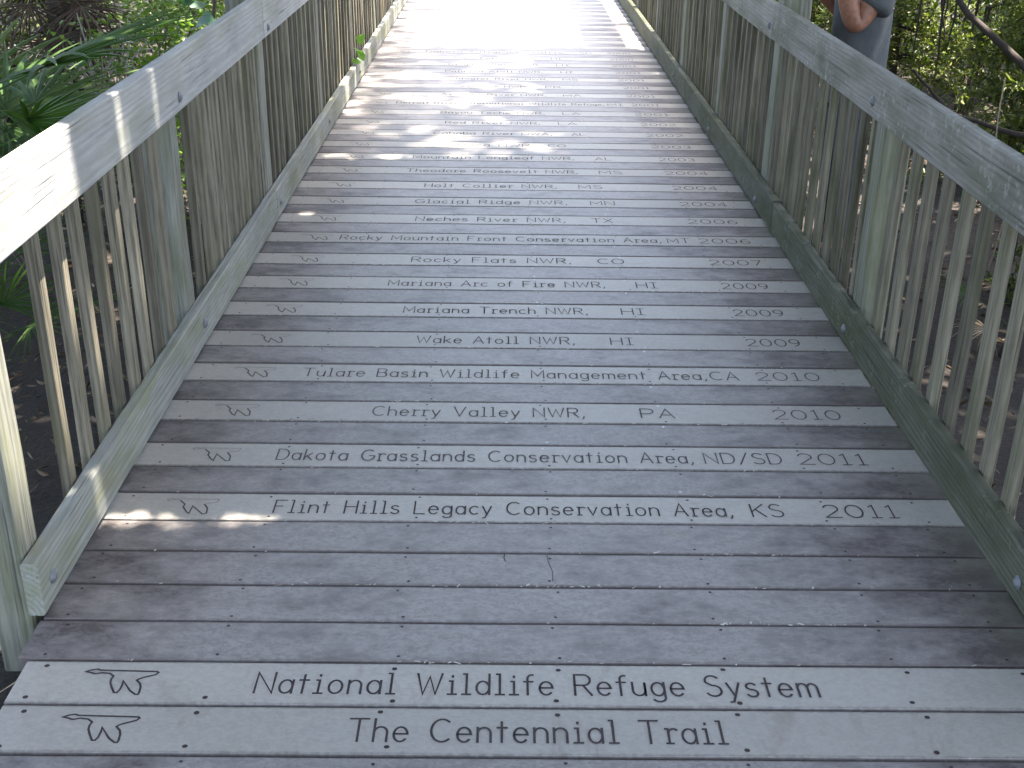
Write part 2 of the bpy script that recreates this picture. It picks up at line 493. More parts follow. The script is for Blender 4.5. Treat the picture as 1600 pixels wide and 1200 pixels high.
GOOSE = [(440, 137), (465, 128), (497, 122), (515, 128), (800, 134), (806, 140), (790, 152), (725, 170), (705, 178), (693, 185), (708, 205),
         (709, 225), (700, 255), (692, 266), (680, 266), (655, 245), (625, 190), (620, 210), (605, 240), (590, 256), (575, 256), (565, 225),
         (560, 200), (565, 180), (578, 163), (560, 147), (520, 143), (485, 150), (465, 143), (440, 137)]
def goose(x0, y0, w, V, F, z, far=False):
    pts = [(x0 + (a + .44 * (b - 137) - 440) / 366 * .155, y0 + (266 - b) / 144 * .082) for a, b in GOOSE]
    if far:                                              # the wings are cut deeper than the back
        c = lambda L: [(x0 + (a_ + .47 * (b_ - 905) - 1060) / 385 * .158, y0 + (1012 - b_) / 112 * .082) for a_, b_ in L]
        ribbon(c([(1150, 920), (1175, 945), (1163, 965), (1183, 1000), (1197, 1010), (1226, 958), (1284, 1014), (1310, 1008), (1320, 972), (1303, 945)]), w, V, F, z)
        V2, F2 = [], []
        ribbon(c([(1150, 918), (1100, 912), (1075, 922), (1060, 915), (1090, 903), (1110, 908), (1395, 908), (1402, 914), (1380, 930), (1308, 943)]), w * .45, V2, F2, z + .00001)
        return V2, F2
    ribbon(pts, w, V, F, z)
    return None

# ------------------------------------------------------------------ boardwalk deck
XL, XR = -1.032, 1.211
D0, PIT = 1.8153, 0.1455
NB = 92
deck = thing('boardwalk_deck', (0, 1.6, 0), 'grey boardwalk deck of cross planks, every second one pale and engraved', 'boardwalk')
TEXTS = {
 0: [('The Centennial Trail', -.30, .458)],
 1: [('National Wildlife Refuge System', -.514, .678)],
 6: [('Flint Hills Legacy Conservation Area,', -.603, .62), ('KS', .674, .757), ('2011', .869, 1.065)],
 8: [('Dakota Grasslands Conservation Area,', -.646, .556), ('ND/SD', .591, .814), ('2011', .865, 1.062)],
 10: [('Cherry Valley NWR,', -.4, .259), ('PA', .436, .539), ('2010', .852, 1.059)],
 12: [('Tulare Basin Wildlife Management Area,', -.66, .683), ('CA', .698, .79), ('2010', .854, 1.062)],
 14: [('Wake Atoll NWR,', -.303, .258), ('HI', .388, .467), ('2009', .874, 1.062)],
 16: [('Mariana Trench NWR,', -.371, .322), ('HI', .452, .537), ('2009', .878, 1.063)],
 18: [('Mariana Arc of Fire NWR,', -.455, .409), ('HI', .537, .619), ('2009', .88, 1.063)],
 20: [('Rocky Flats NWR,', -.384, .287), ('CO', .403, .511), ('2007', .877, 1.095)],
 22: [('Rocky Mountain Front Conservation Area,', -.721, .702), ('MT', .733, .831), ('2006', .874, 1.099)],
 24: [('Neches River NWR,', -.407, .289), ('TX', .415, .51), ('2006', .865, 1.092)],
 26: [('Glacial Ridge NWR,', -.429, .311), ('MN', .427, .543), ('2004', .867, 1.094)],
 28: [('Holt Collier NWR,', -.401, .272), ('MS', .386, .504), ('2004', .869, 1.093)],
 30: [('Theodore Roosevelt NWR,', -.516, .395), ('MS', .511, .631), ('2004', .865, 1.088)],
 32: [('Mountain Longleaf NWR,', -.501, .39), ('AL', .508, .597), ('2003', .865, 1.06)],
 34: [('Baca NWR,', -.264, .172), ('CO', .256, .356), ('2003', .855, 1.079)],
 36: [('Cahaba River NWA,', -.422, .288), ('AL', .407, .484), ('2002', .857, 1.073)],
 38: [('Red River NWR,', -.364, .223), ('LA', .338, .449), ('2002', .852, 1.068)],
 40: [('Bayou Teche NWR,', -.406, .259), ('LA', .378, .49), ('2001', .845, 1.06)],
 42: [('Detroit River International Wildlife Refuge,', -.715, .664), ('MI', .69, .788), ('2001', .852, 1.033)],
 44: [('Assabet River NWR,', -.435, .289), ('MA', .407, .526), ('2001', .843, 1.038)],
 46: [('Vieques NWR,', -.315, .171), ('PR', .293, .397), ('2001', .847, 1.03)],
 48: [('Coldwater River NWR,', -.454, .32), ('MS', .428, .535), ('2001', .835, 1.028)],
 50: [('Palmyra Atoll NWR,', -.444, .286), ('HI', .425, .512), ('2001', .84, 1.029)],
 52: [('Kingman Reef NWR,', -.432, .278), ('HI', .402, .5), ('2001', .837, 1.022)],
 54: [('Oahu Forest NWR,', -.405, .25), ('HI', .372, .453), ('2000', .845, 1.024)],
 56: [('Dakota Tallgrass Prairie', -.643, .476), ('SD', .617, .711), ('2000', .843, 1.027)],
 58: [('ND', .595, .66)],
}
PERSONS = {28: 'pale plank engraved with an MS refuge and 2004, nearer of the two MS planks',
           30: 'pale plank engraved with a long two-word MS refuge name and 2004, farther of the two MS planks'}
BW = 0.1368
def board_mesh(seed, x0, x1, mat):
    V, F = beam(x1 - x0, BW, .028, 'X', .002, 14, .0006, seed)
    cx = (x0 + x1) / 2
    V = [(x + cx, y, z - .014) for x, y, z in V]
    for i, (x, y, z) in enumerate(V):
        if z > -.0036: V[i] = (x, y, min(z, 0) if z > -.001 else z)
    me = bpy.data.meshes.new('deck_board'); me.from_pydata(V, [], F); me.update(); me.materials.append(mat)
    return me
sV, sF = [], []
for k in range(9):
    a = 2 * math.pi * k / 9
    sV.append((.0048 * math.cos(a), .0048 * math.sin(a), 0))
sF = [tuple(range(9))]
screw_me = bpy.data.meshes.new('screw'); screw_me.from_pydata(sV, [], sF); screw_me.materials.append(SCREW)
screw_bright = screw_me.copy(); screw_bright.materials.clear(); screw_bright.materials.append(SCREW2)
JX = (-.982, -.617, -.231, .131, .498, .875, 1.13)
far_screws_V, far_screws_F = [], []
screws_near = 0
for b in range(-6, NB):
    yc = D0 + b * PIT + PIT / 2
    r = random.Random(1000 + b)
    yj = r.uniform(-.001, .001); zj = r.uniform(-.0012, 0)
    x0, x1 = XL - .012 + r.uniform(-.005, .004), XR + .012 + r.uniform(-.004, .005)
    if b <= 1: x0, x1 = XL + .012 + r.uniform(-.003, .003), XR + .06
    txt = TEXTS.get(b)
    pale = b in (0, 1) or (b >= 6 and b % 2 == 0)
    mat = (C_TITLE if b in (0, 1) else C_ENGR) if pale else C_PLAIN
    o = link('deck_board', board_mesh(b, x0, x1, mat), deck, (0, yc + yj - 1.6, zj))
    if b in (64, 74): o.scale.y = .86
    if txt:
        words = ' '.join(t for t, _, _ in txt)
        o['label'] = PERSONS.get(b) or ('pale plank engraved with ' + words)
        big = b in (0, 1)
        cap = .0665 if big else .064
        w = .0052 if big else .0043 + .000025 * b
        for seg in txt:
            V, F = [], []
            write([seg], -.033 if big else -.031, cap, w, V, F, .0006)
            mesh_obj('lettering', V, F, GROOVE if b not in (8, 10, 12) else GROOVE_MID, o)
        V, F = [], []
        v2 = goose(-.885 if big else -.9, -.041, .0046, V, F, .0006, not big)
        g = mesh_obj('goose_emblem', V, F, GROOVE if big else GROOVE_MID, o)
        if v2: mesh_obj('goose_outline', v2[0], v2[1], GROOVE2, g)
    if b == 4:
        V, F = [], []
        ribbon([(.118, .066), (.121, .03), (.13, -.01), (.128, -.05)], .0016, V, F, .0004); ribbon([(.012, .068), (.01, .05), (.014, .035)], .003, V, F, .0005)
        mesh_obj('crack', V, F, DARKHOLE, o)
    # screws over the joists
    for ji, jx in enumerate(JX):
        for sgn in (1, -1):
            if r.random() < .06: continue
            x = jx + r.uniform(-.012, .012); y = sgn * .052 + r.uniform(-.004, .004)
            bright = (ji in (3, 4)) and r.random() < .4 and not b <= 5
            if -1 <= b <= 6 and screws_near < 100:
                s = link('screw', screw_bright if bright else screw_me, o, (x, y, .0005))
                sc = 1.25 if b in (0, 1) else .85
                s.scale = (sc, sc * r.uniform(.8, 1), 1)
                screws_near += 1
            elif b > 0 and b < 75:
                q = len(far_screws_V)
                for vx, vy, vz in sV: far_screws_V.append((x + vx * .8, yc + yj - 1.6 + y + vy * .8, zj + .0005))
                far_screws_F.append((tuple(range(q, q + 9)), bright))
fs = mesh_obj('screw', far_screws_V, [f for f, _ in far_screws_F], SCREW, deck)
fs.data.materials.append(SCREW2)
for p, (f, br) in zip(fs.data.polygons, far_screws_F): p.material_index = 1 if br else 0
fs['kind'] = 'stuff'
y_a, y_b = D0 - 6 * PIT, D0 + NB * PIT
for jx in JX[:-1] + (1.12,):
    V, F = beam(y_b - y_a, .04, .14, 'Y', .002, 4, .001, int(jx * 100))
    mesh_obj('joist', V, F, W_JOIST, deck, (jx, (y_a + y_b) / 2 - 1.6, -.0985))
# bits of pale leaf and seed caught in the seams
V, F = [], []
for b in range(2, 26):
    y = D0 + b * PIT
    cl = rng.uniform(-.6, 1.0)
    dens = 26 if b % 2 == 0 and b > 5 or b <= 6 else 6
    for _ in range(int(dens * 2.2 * rng.uniform(.3, 1.3))):
        x = cl + rng.gauss(0, .12) if rng.random() < .6 else rng.uniform(-.95, 1.15)
        if not -1 < x < 1.18: continue
        L, w, a = rng.uniform(.001, .006) * rng.choice((1, 1, 1, 1.8)), rng.uniform(.0008, .0028), rng.gauss(0, .5)
        ca, sa = math.cos(a), math.sin(a)
        q = len(V)
        yy = y + rng.gauss(0, .004)
        z = .0018 if abs(yy - y) > .003 else .0005
        for dx, dy, dz in ((-L, -w, 0), (L * .8, -w * .6, .001), (L, w, .002), (-L * .6, w, .001)):
            V.append((x + dx * ca - dy * sa, yy + dx * sa + dy * ca, z + dz))
        F.append((q, q + 1, q + 2, q + 3))
debris_m = leafmat('pale_seam_debris', [(.2, .14, .11), (.32, .28, .24), (.55, .53, .48)], .05, .8)
tag(mesh_obj('seam_debris', V, F, debris_m), 'tiny pale leaf bits and seeds caught in the plank seams', 'debris', kind='stuff')

# ------------------------------------------------------------------ railings
def bolt_mesh():
    V, F = [], []
    rings = [(.0175, 0), (.0175, .0025), (.0125, .003), (.0118, .006), (.008, .0088), (.003, .0098)]
    for rr, h in rings:
        for k in range(14):
            a = 2 * math.pi * k / 14
            V.append((h, rr * math.cos(a), rr * math.sin(a)))
    for i in range(len(rings) - 1):
        for k in range(14):
            k2 = (k + 1) % 14
            F.append((i * 14 + k, i * 14 + k2, (i + 1) * 14 + k2, (i + 1) * 14 + k))
    F.append(tuple((len(rings) - 1) * 14 + k for k in range(14)))
    me = bpy.data.meshes.new('bolt'); me.from_pydata(V, [], F); me.update()
    me.polygons.foreach_set('use_smooth', [True] * len(me.polygons)); me.materials.append(BOLT)
    return me
bolt_me = bolt_mesh()

def railing(side, label, zb, zt, toe_z, ybal, posts, joints_rail, joints_toe, rail_bolts, toe_bolts, mats, toe_start):
    s = side                                             # -1 left, +1 right
    xi = XL if s < 0 else XR
    base = Vector((xi, toe_start, 0))
    root = thing('railing', base, label, 'railing')
    m_rail, m_toe, m_bal = mats
    th = .038
    def board(name, y0, y1, z0, z1, m, seed, bolts):
        V, F = beam(y1 - y0 - .003, th, z1 - z0, 'Y', .005, max(6, int((y1 - y0) * 5)), .0008, seed)
        c = Vector((xi + s * th / 2, (y0 + y1) / 2, (z0 + z1) / 2))
        o = mesh_obj(name, V, F, m, root, c - base)
        for (yb, zb_) in bolts:
            if y0 < yb < y1:
                q = dup(bolt_o, o, Vector((xi, yb, zb_)) - c + Vector((-s * .0008, 0, 0)))
                q.rotation_euler = (rng.uniform(0, 3), 0, 0 if s < 0 else math.pi)
    bolt_o = bpy.data.objects.new('bolt', bolt_me)
    for a, b_ in zip(joints_rail[:-1], joints_rail[1:]):
        dz = rng.uniform(-.003, .003)
        board('handrail', a, b_, zb + dz, zt + dz, m_rail, int(a * 100) + s, rail_bolts)
    for a, b_ in zip(joints_toe[:-1], joints_toe[1:]):
        board('kick_board', a, b_, toe_z[0] + rng.uniform(-.002, .002), toe_z[1] + rng.uniform(-.003, .003), m_toe, int(a * 70) + s + 5, toe_bolts)
    # posts stand outside the rails, balusters between them
    protos = {}
    for i, y in enumerate(posts):
        tall = i in (2, 4, 6)                            # posts at the rail joints stand above the rail
        wd, top = (.125, 1.2) if tall else (.095, zb + .055)
        x = xi + s * (th + wd / 2 + .001)
        if tall not in protos:
            V, F = beam(1.7, wd, wd, 'Z', .006, 10, .0015, 3 + s)
            protos[tall] = mesh_obj('post', V, F, W_POST, root, Vector((x, y, top - .85)) - base)
        else: dup(protos[tall], root, Vector((x, y, top - .85 + rng.uniform(-.01, .01))) - base, (0, 0, math.pi * (i % 2)))
    V, F = beam(1.1, .029, .035, 'Z', .0025, 5, .001, 9 + s)
    proto = None
    y, dy, y_end = ybal
    i = 0
    while y < y_end:
        if min(abs(y - p) for p in posts) > .085:
            loc = Vector((xi + s * (th + .0150 + rng.uniform(0, .003)), y + rng.uniform(-.008, .008), .32 + rng.uniform(-.02, .02))) - base
            rot = (rng.gauss(0, .004), rng.gauss(0, .003), rng.choice((0, math.pi)))
            sc = (rng.uniform(.96, 1.05), rng.uniform(.96, 1.05), 1)
            if proto is None:
                proto = mesh_obj('baluster', V, F, m_bal, root, loc); proto.rotation_euler = rot; proto.scale = sc
            else: dup(proto, root, loc, rot, sc)
        y += dy; i += 1
    return root

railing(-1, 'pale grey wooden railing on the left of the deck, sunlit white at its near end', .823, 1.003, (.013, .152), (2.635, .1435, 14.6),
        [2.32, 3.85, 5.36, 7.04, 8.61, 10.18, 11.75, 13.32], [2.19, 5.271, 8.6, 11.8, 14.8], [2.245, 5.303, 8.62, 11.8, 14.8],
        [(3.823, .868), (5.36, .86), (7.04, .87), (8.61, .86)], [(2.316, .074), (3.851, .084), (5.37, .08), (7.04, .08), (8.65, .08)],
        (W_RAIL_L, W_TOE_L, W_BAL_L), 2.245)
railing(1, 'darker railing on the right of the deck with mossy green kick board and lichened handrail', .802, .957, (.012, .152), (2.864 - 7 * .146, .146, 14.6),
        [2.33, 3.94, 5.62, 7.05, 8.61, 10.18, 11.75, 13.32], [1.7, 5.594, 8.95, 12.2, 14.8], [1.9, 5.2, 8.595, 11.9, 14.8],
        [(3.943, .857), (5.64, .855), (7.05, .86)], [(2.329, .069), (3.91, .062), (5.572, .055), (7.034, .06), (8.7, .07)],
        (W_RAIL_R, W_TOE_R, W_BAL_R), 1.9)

# ------------------------------------------------------------------ foliage builders
def basis(n, droop=0.0):
    """random orthonormal frames (d along the leaf, s across)"""
    d = nrg.normal(size=(n, 3)); d[:, 2] = d[:, 2] * .6 - droop
    d /= np.linalg.norm(d, axis=1)[:, None]
    q = nrg.normal(size=(n, 3)); q[:, 2] *= .35
    s = np.cross(d, np.cross(q, d)); s /= np.linalg.norm(s, axis=1)[:, None] + 1e-9
    return d, s
def leaves(name, P, L, W, mat, droop=0., fold=.15, d=None):
    n = len(P)
    d0, s = basis(n, droop)
    if d is not None:
        d = d / (np.linalg.norm(d, axis=1)[:, None] + 1e-9); s = np.cross(d, np.cross(s, d)); s /= np.linalg.norm(s, axis=1)[:, None] + 1e-9
    else: d = d0
    u = np.cross(d, s)
    L = np.broadcast_to(np.asarray(L), (n,))[:, None]; W = np.broadcast_to(np.asarray(W), (n,))[:, None]
    pts = [P, P + d * L * .3 + s * W * .5 + u * W * fold, P + d * L * .68 + s * W * .38 + u * W * fold, P + d * L - u * W * .2,
           P + d * L * .68 - s * W * .38 + u * W * fold, P + d * L * .3 - s * W * .5 + u * W * fold]
    V = np.stack(pts, 1).reshape(-1, 3)
    b = np.arange(n)[:, None] * 6
    Q = np.concatenate([b + np.array([[0, 3, 2, 1]]), b + np.array([[0, 5, 4, 3]])], 1).reshape(-1, 4)
    return np_mesh(name, V, Q, mat)

def blob_points(n, c, r, clumps, spread=.28):
    """points in leaf clumps through an uneven ellipsoid"""
    cs = nrg.normal(size=(clumps, 3)); cs /= np.linalg.norm(cs, axis=1)[:, None]
    cs *= (nrg.random((clumps, 1)) ** .45)
    idx = nrg.integers(0, clumps, n)
    size = nrg.uniform(.5, 1.3, clumps)
    p = cs[idx] + nrg.normal(size=(n, 3)) * spread * size[idx][:, None]
    return np.array(c) + p * np.array(r)

def shrub(name, base, h, r, n, L, W, mat, label, cat='shrub', group=None, stems=6, stemmat=None, clumps=26, droop=.1, seed=0):
    root = thing(name, base, label, cat, group)
    V, F = [], []
    rr = random.Random(seed)
    for i in range(stems):
        a = rr.uniform(0, 6.28); d = rr.uniform(.3, .8)
        p1 = (math.cos(a) * r[0] * d, math.sin(a) * r[1] * d, h * rr.uniform(.6, 1))
        pa = wander((rr.uniform(-.08, .08), rr.uniform(-.08, .08), -.05), p1, 7, .035, seed * 31 + i)
        tube(pa, [.014 * (1 - j / 9) for j in range(8)], 5, V, F)
        for t in range(3):
            j = rr.randint(2, 6)
            e = pa[j] + Vector((rr.uniform(-.3, .3), rr.uniform(-.3, .3), rr.uniform(-.1, .3)))
            tube(wander(pa[j], e, 4, .03, seed * 77 + i * 5 + t), [.006, .005, .004, .003, .002], 4, V, F)
    mesh_obj('stems', V, F, stemmat or BARK, root)
    P = blob_points(n, (0, 0, h * .58), (r[0], r[1], h * .5), clumps)
    P[:, 2] = np.maximum(P[:, 2], .02)
    link('foliage', leaves('foliage', P, nrg.uniform(.6, 1.25, n) * L, nrg.uniform(.6, 1.2, n) * W, mat, droop), root)
    return root

def frond_mesh(name, mat, pet, blade, nb, spread, droop, seed, w=.026):
    """fan leaf: stalk along +X rising, blades fanned from its end; root at origin"""
    r = random.Random(seed)
    V, F = [], []
    el = r.uniform(.55, 1.1)
    path = [Vector((pet * t * math.cos(el * (1 - .35 * t)), 0, pet * t * math.sin(el * (1 - .35 * t)))) for t in (0, .25, .5, .75, 1)]
    tube(path, [.007, .006, .005, .005, .004], 5, V, F)
    hub = path[-1]
    fd = (path[-1] - path[-2]).normalized()
    side = Vector((0, 1, 0)); nrm = fd.cross(side).normalized() * -1
    tw = r.uniform(-.5, .5)
    side = (side * math.cos(tw) + nrm * math.sin(tw)); nrm = fd.cross(side) * -1
    for i in range(nb):
        a = (i / (nb - 1) - .5) * 2 * spread + r.uniform(-.04, .04)
        d = fd * math.cos(a) + side * math.sin(a)
        L = blade * (1 - .25 * (abs(a) / spread) ** 2) * r.uniform(.85, 1.08)
        sd = (side * math.cos(a) - fd * math.sin(a)) 
        fold = r.uniform(.3, .7)
        dr = droop * r.uniform(.5, 1.6)
        q = len(V)
        N = 6
        p = hub.copy(); dd = d.copy()
        for j in range(N + 1):
            t = j / N
            ww = w * (.25 + 1.5 * t if t < .35 else .78 * (1 - (t - .35) / .65) ** .8 + .02) * .5
            V += [p + sd * ww + nrm * ww * fold, p - nrm * ww * .2, p - sd * ww + nrm * ww * fold]
            dd = (dd + Vector((0, 0, -1)) * dr * .12 * (t * 1.6)).normalized()
            p = p + dd * L / N
        for j in range(N):
            e = q + j * 3
            F += [(e, e + 3, e + 4, e + 1), (e + 1, e + 4, e + 5, e + 2)]
    me = bpy.data.meshes.new(name); me.from_pydata([tuple(v) for v in V], [], F); me.update(); me.materials.append(mat)
    return me

GREEN_FR = [frond_mesh('frond', L_PALM, .5 + .08 * i, .58 + .04 * (i % 3), 20, 1.75, .5 + .25 * (i % 3), 40 + i) for i in range(6)]
TALL_FR = [frond_mesh('frond', L_PALM, .85 + .07 * i, .66 + .04 * (i % 3), 16, 1.6, .35 + .3 * (i % 3), 140 + i, .046) for i in range(5)]
SKIRT_FR = [frond_mesh('dead_frond', L_SKIRT, .4, .5, 15, 1.5, 2.2, 60 + i, .022) for i in range(3)]
DRY_FR = [frond_mesh('dead_frond', L_PALMDRY, .4, .5, 15, 1.5, 2.2, 60 + i, .022) for i in range(3)]

def palmetto(base, n, sc, label, dry=2, seed=0, group='palmettos beside the boardwalk', elev=(-.25, .55), azi=None, pool=None, sh=.1):
    r = random.Random(seed)
    root = thing('saw_palmetto', base, label, 'palmetto', group)
    V, F = tube(wander((0, 0, -.1), (.05, .03, .06 + sh), 4, .01, seed), [.06, .065, .06, .05, .03], 8)
    mesh_obj('stem', V, F, BARKDARK, root)
    for i in range(n):
        o = link('frond', (pool or GREEN_FR)[r.randrange(len(pool or GREEN_FR))], root, (0, 0, sh))
        az = (azi[0] + (azi[1] - azi[0]) * i / max(1, n - 1) if azi else i * 2.4) + r.uniform(-.3, .3)
        o.rotation_euler = (r.uniform(-.3, .3), -r.uniform(*elev), az)
        k = sc * r.uniform(.8, 1.15); o.scale = (k, k, k)
    for i in range(dry):
        o = link('dead_frond', DRY_FR[r.randrange(3)], root, (0, 0, sh))
        o.rotation_euler = (r.uniform(-.5, .5), r.uniform(.1, .6), r.uniform(0, 6.28))
        o.scale = (sc, sc, sc)
    return root

# left side
palmetto((-2.75, 4.9, gz(-2.75, 4.9)), 14, .95, 'large green palmetto whose long blades reach over the left handrail', 3, 5, elev=(-.25, .3), pool=TALL_FR, sh=.42)
palmetto((-2.05, 4.25, gz(-2.05, 4.25)), 9, .62, 'low dense palmetto close behind the left balusters', 1, 8, elev=(-.1, .9))
palmetto((-2.35, 6.2, gz(-2.35, 6.2)), 10, .6, 'small palmetto with drooping blades beside the dark hollow', 1, 14, elev=(-.3, .3))
palmetto((-3.4, 6.2, gz(-3.4, 6.2)), 12, .95, 'palmetto farther out on the left edge behind the large one', 2, 21, elev=(-.1, .3), pool=TALL_FR)
palmetto((-3.35, 4.3, gz(-3.35, 4.3)), 9, .8, 'palmetto at the far left edge of the picture', 1, 22)

# sabal stump with a brown skirt of dead fronds, darkened to paint the hollow's shade
root = thing('dead_skirted_palm', (-3.05, 8.6, gz(-3.05, 8.6)), 'short palm trunk hung with a brown skirt of dead fronds, darkened for the shaded hollow', 'palm')
V, F = tube(wander((0, 0, -.1), (.08, .05, 1.5), 6, .015, 4), [.19, .17, .16, .16, .15, .14, .12], 10)
mesh_obj('trunk', V, F, BARKDARK, root)
for i in range(30):
    o = link('dead_frond', SKIRT_FR[i % 3], root, (rng.uniform(-.1, .1), rng.uniform(-.1, .1), rng.uniform(.45, 1.5)))
    o.rotation_euler = (rng.uniform(-.4, .4), rng.uniform(.7, 1.5), rng.uniform(0, 6.28)); o.scale = (.95, .95, .95)

shrub('leafy_shrub', (-2.15, 7.6, gz(-2.15, 7.6)), 1.05, (.5, .6), 1700, .05, .032, L_SHRUB, 'bright green small-leaved shrub behind the left handrail near the post', group='shrubs left of the boardwalk', seed=3)
shrub('leafy_shrub', (-2.5, 9.6, gz(-2.5, 9.6)), 1.25, (.7, .7), 2400, .055, .035, L_SHRUB, 'yellow-green shrub behind the first one, left of the post', group='shrubs left of the boardwalk', seed=4)
shrub('leafy_shrub', (-1.75, 6.3, gz(-1.75, 6.3)), .72, (.28, .5), 650, .045, .03, L_SHRUB, 'low shrub growing against the outside of the left balusters', group='shrubs left of the boardwalk', seed=6)
shrub('twiggy_shrub', (-2.35, 7.1, gz(-2.35, 7.1)), 1.0, (.3, .35), 120, .04, .025, L_SHRUB, 'mostly bare grey twiggy shrub above the palmettos', stems=16, stemmat=TWIG, seed=9)
root = thing('broad_leaf_plant', (-1.62, 6.6, gz(-1.62, 6.6)), 'plant with a few big blue-green leaves beside the left post', 'plant')
V, F = tube(wander((0, 0, -.05), (.02, .1, 1.15), 6, .02, 2), [.01] * 7, 5)
mesh_obj('stems', V, F, BARK, root)
P = np.array([(.02, .1, 1.1), (-.03, .05, 1.02), (.05, .12, .98), (-.06, .1, 1.12), (-.02, .02, .85)])
link('foliage', leaves('foliage', P, .15, .11, L_BIG, .2, .1, np.array([(-.8, -.4, .1), (.6, -.6, .1), (-.4, .5, -.2), (-.2, -.9, .3), (-.6, -.3, 0)])), root)

# thicket behind, left and right: each bush its own thing
BL = [(-4.6, 7.2, 1.2), (-5.6, 9.0, 1.5), (-4.3, 10.4, 1.3), (-3.2, 11.6, 1.2), (-6.2, 11.8, 1.7), (-4.8, 13.2, 1.5), (-2.6, 13.4, 1.3), (-7.2, 14.5, 1.9), (-3.9, 15.8, 1.7), (-5.9, 16.8, 2.0), (-2.0, 11.0, .8), (-1.9, 15.0, 1.2)]
WHERE_L = ['left edge behind the palmettos', 'far left behind the brown palm', 'behind the yellow-green shrub', 'between the brown palm and the post', 'far back on the left', 'behind the twiggy shrub',
           'far along the left railing', 'farthest back on the left edge', 'back behind the skirted palm', 'back row at the left', 'low beside the far left balusters', 'at the far end of the left railing']
for i, ((x, y, h), wl) in enumerate(zip(BL, WHERE_L)):
    shrub('thicket_bush', (x, y, gz(x, y)), h, (h * .62, h * .62), int(1300 * h), .075, .042, L_BACK, 'dark green thicket bush ' + wl, 'bush', 'thicket bushes left of the boardwalk', seed=100 + i, clumps=22)

# right side: feathery cedar bushes with hanging twigs
def cedar(base, h, r, n, label, seed, hang=14):
    root = thing('cedar_bush', base, label, 'cedar bush', 'cedar bushes right of the boardwalk')
    rr = random.Random(seed)
    V, F = [], []
    P, D = [], []
    for i in range(n):
        a = rr.uniform(0, 6.28); z0 = h * rr.uniform(.05, .95); d = r * rr.uniform(.35, 1.05) * (1.1 - .5 * z0 / h)
        p0 = Vector((0, 0, z0)); p1 = Vector((math.cos(a) * d, math.sin(a) * d, z0 + rr.uniform(-.25, .2)))
        pa = wander(p0, p1, 5, .03, seed * 91 + i)
        tube(pa, [.008, .007, .005, .004, .003, .002], 4, V, F)
        for j in range(2, 6):
            for t in range(12):
                p = pa[j].lerp(pa[j - 1], rr.random())
                q = Vector((rr.gauss(0, 1), rr.gauss(0, 1), rr.gauss(-.1, .8))).normalized()
                for u in range(6):
                    P.append(p + q * (.018 * u + rr.uniform(0, .01))); D.append(q + Vector((rr.gauss(0, .5), rr.gauss(0, .5), rr.gauss(0, .5))))
    for i in range(hang):                                # bare twigs hanging straight down
        a = rr.uniform(0, 6.28); d = r * rr.uniform(.3, 1)
        p0 = Vector((math.cos(a) * d, math.sin(a) * d, h * rr.uniform(.8, 1.15)))
        tube([(0, 0, h * .95)] + wander(p0, p0 - Vector((rr.uniform(-.05, .05), rr.uniform(-.05, .05), rr.uniform(.3, .75))), 5, .012, seed * 13 + i), [.01, .01, .009, .008, .007, .005, .003], 5, V, F)
    tube(wander((0, 0, -.1), (.03, 0, h * 1.1), 7, .02, seed), [.035 - .003 * j for j in range(8)], 7, V, F)
    mesh_obj('branches', V, F, BARKDARK, root)
    link('foliage', leaves('foliage', np.array([tuple(p) for p in P]), .042, .015, L_CEDAR, .1, .2, np.array([tuple(p) for p in D])), root)
    return root
CE = [(3.15, 7.2, 1.25, .75, 44, 'nearest feathery cedar bush behind the right handrail'),
      (4.1, 8.4, 1.6, .85, 52, 'feathery cedar bush at the right edge behind the nearest one'),
      (2.95, 9.3, 1.4, .8, 48, 'cedar bush with hanging twigs just right of the person'),
      (4.3, 10.6, 1.7, .95, 52, 'taller cedar bush in the second row on the right'),
      (2.7, 11.6, 1.3, .8, 40, 'cedar bush behind the person'),
      (2.65, 5.2, .75, .42, 22, 'low cedar sapling against the right handrail')]
for i, (x, y, h, r, n, lab) in enumerate(CE):
    cedar((x, y, gz(x, y)), h, r, n, lab, 300 + i, hang=(22, 22, 20, 18, 14, 6)[i])
BR = [(4.6, 12.0, 1.5), (3.1, 12.4, 1.3), (5.6, 14.0, 1.8), (3.7, 9.6, 1.2), (3.9, 6.9, 1.0), (5.0, 7.8, 1.2), (5.6, 9.2, 1.5), (5.6, 12.2, 1.8), (3.6, 13.4, 1.5), (2.2, 14.0, 1.2), (6.8, 15.0, 2.0), (4.8, 15.8, 1.9), (2.9, 16.8, 1.7), (8.0, 17.6, 2.2), (6.0, 18.5, 2.2), (2.1, 10.0, .7)]
WHERE_R = ['just behind the taller cedar', 'left of the one behind the taller cedar', 'farther back between two others on the right', 'between the cedar bushes', 'under the leaning dead branches', 'at the right edge beyond the leaning branches', 'at the right edge behind the cedars', 'far right in the second row', 'behind the taller cedar', 'beside the far end of the right railing', 'farthest right in the back row', 'in the back row on the right',
           'back row near the right railing', 'at the far right corner', 'deep in the right background', 'low beside the far right balusters']
for i, ((x, y, h), wl) in enumerate(zip(BR, WHERE_R)):
    shrub('thicket_bush', (x, y, gz(x, y)), h, (h * .6, h * .6), int(2000 * h), .062, .034, L_BACK, 'olive green thicket bush ' + wl, 'bush', 'thicket bushes right of the boardwalk', seed=200 + i, clumps=22)
palmetto((2.75, 8.2, gz(2.75, 8.2)), 3, .7, 'half dead palmetto right of the person, blades bleached white', 6, 31, 'palmettos beside the boardwalk')
palmetto((4.1, 6.4, gz(4.1, 6.4)), 7, .7, 'green palmetto at the right edge under the leaning branches', 1, 33, 'palmettos beside the boardwalk')

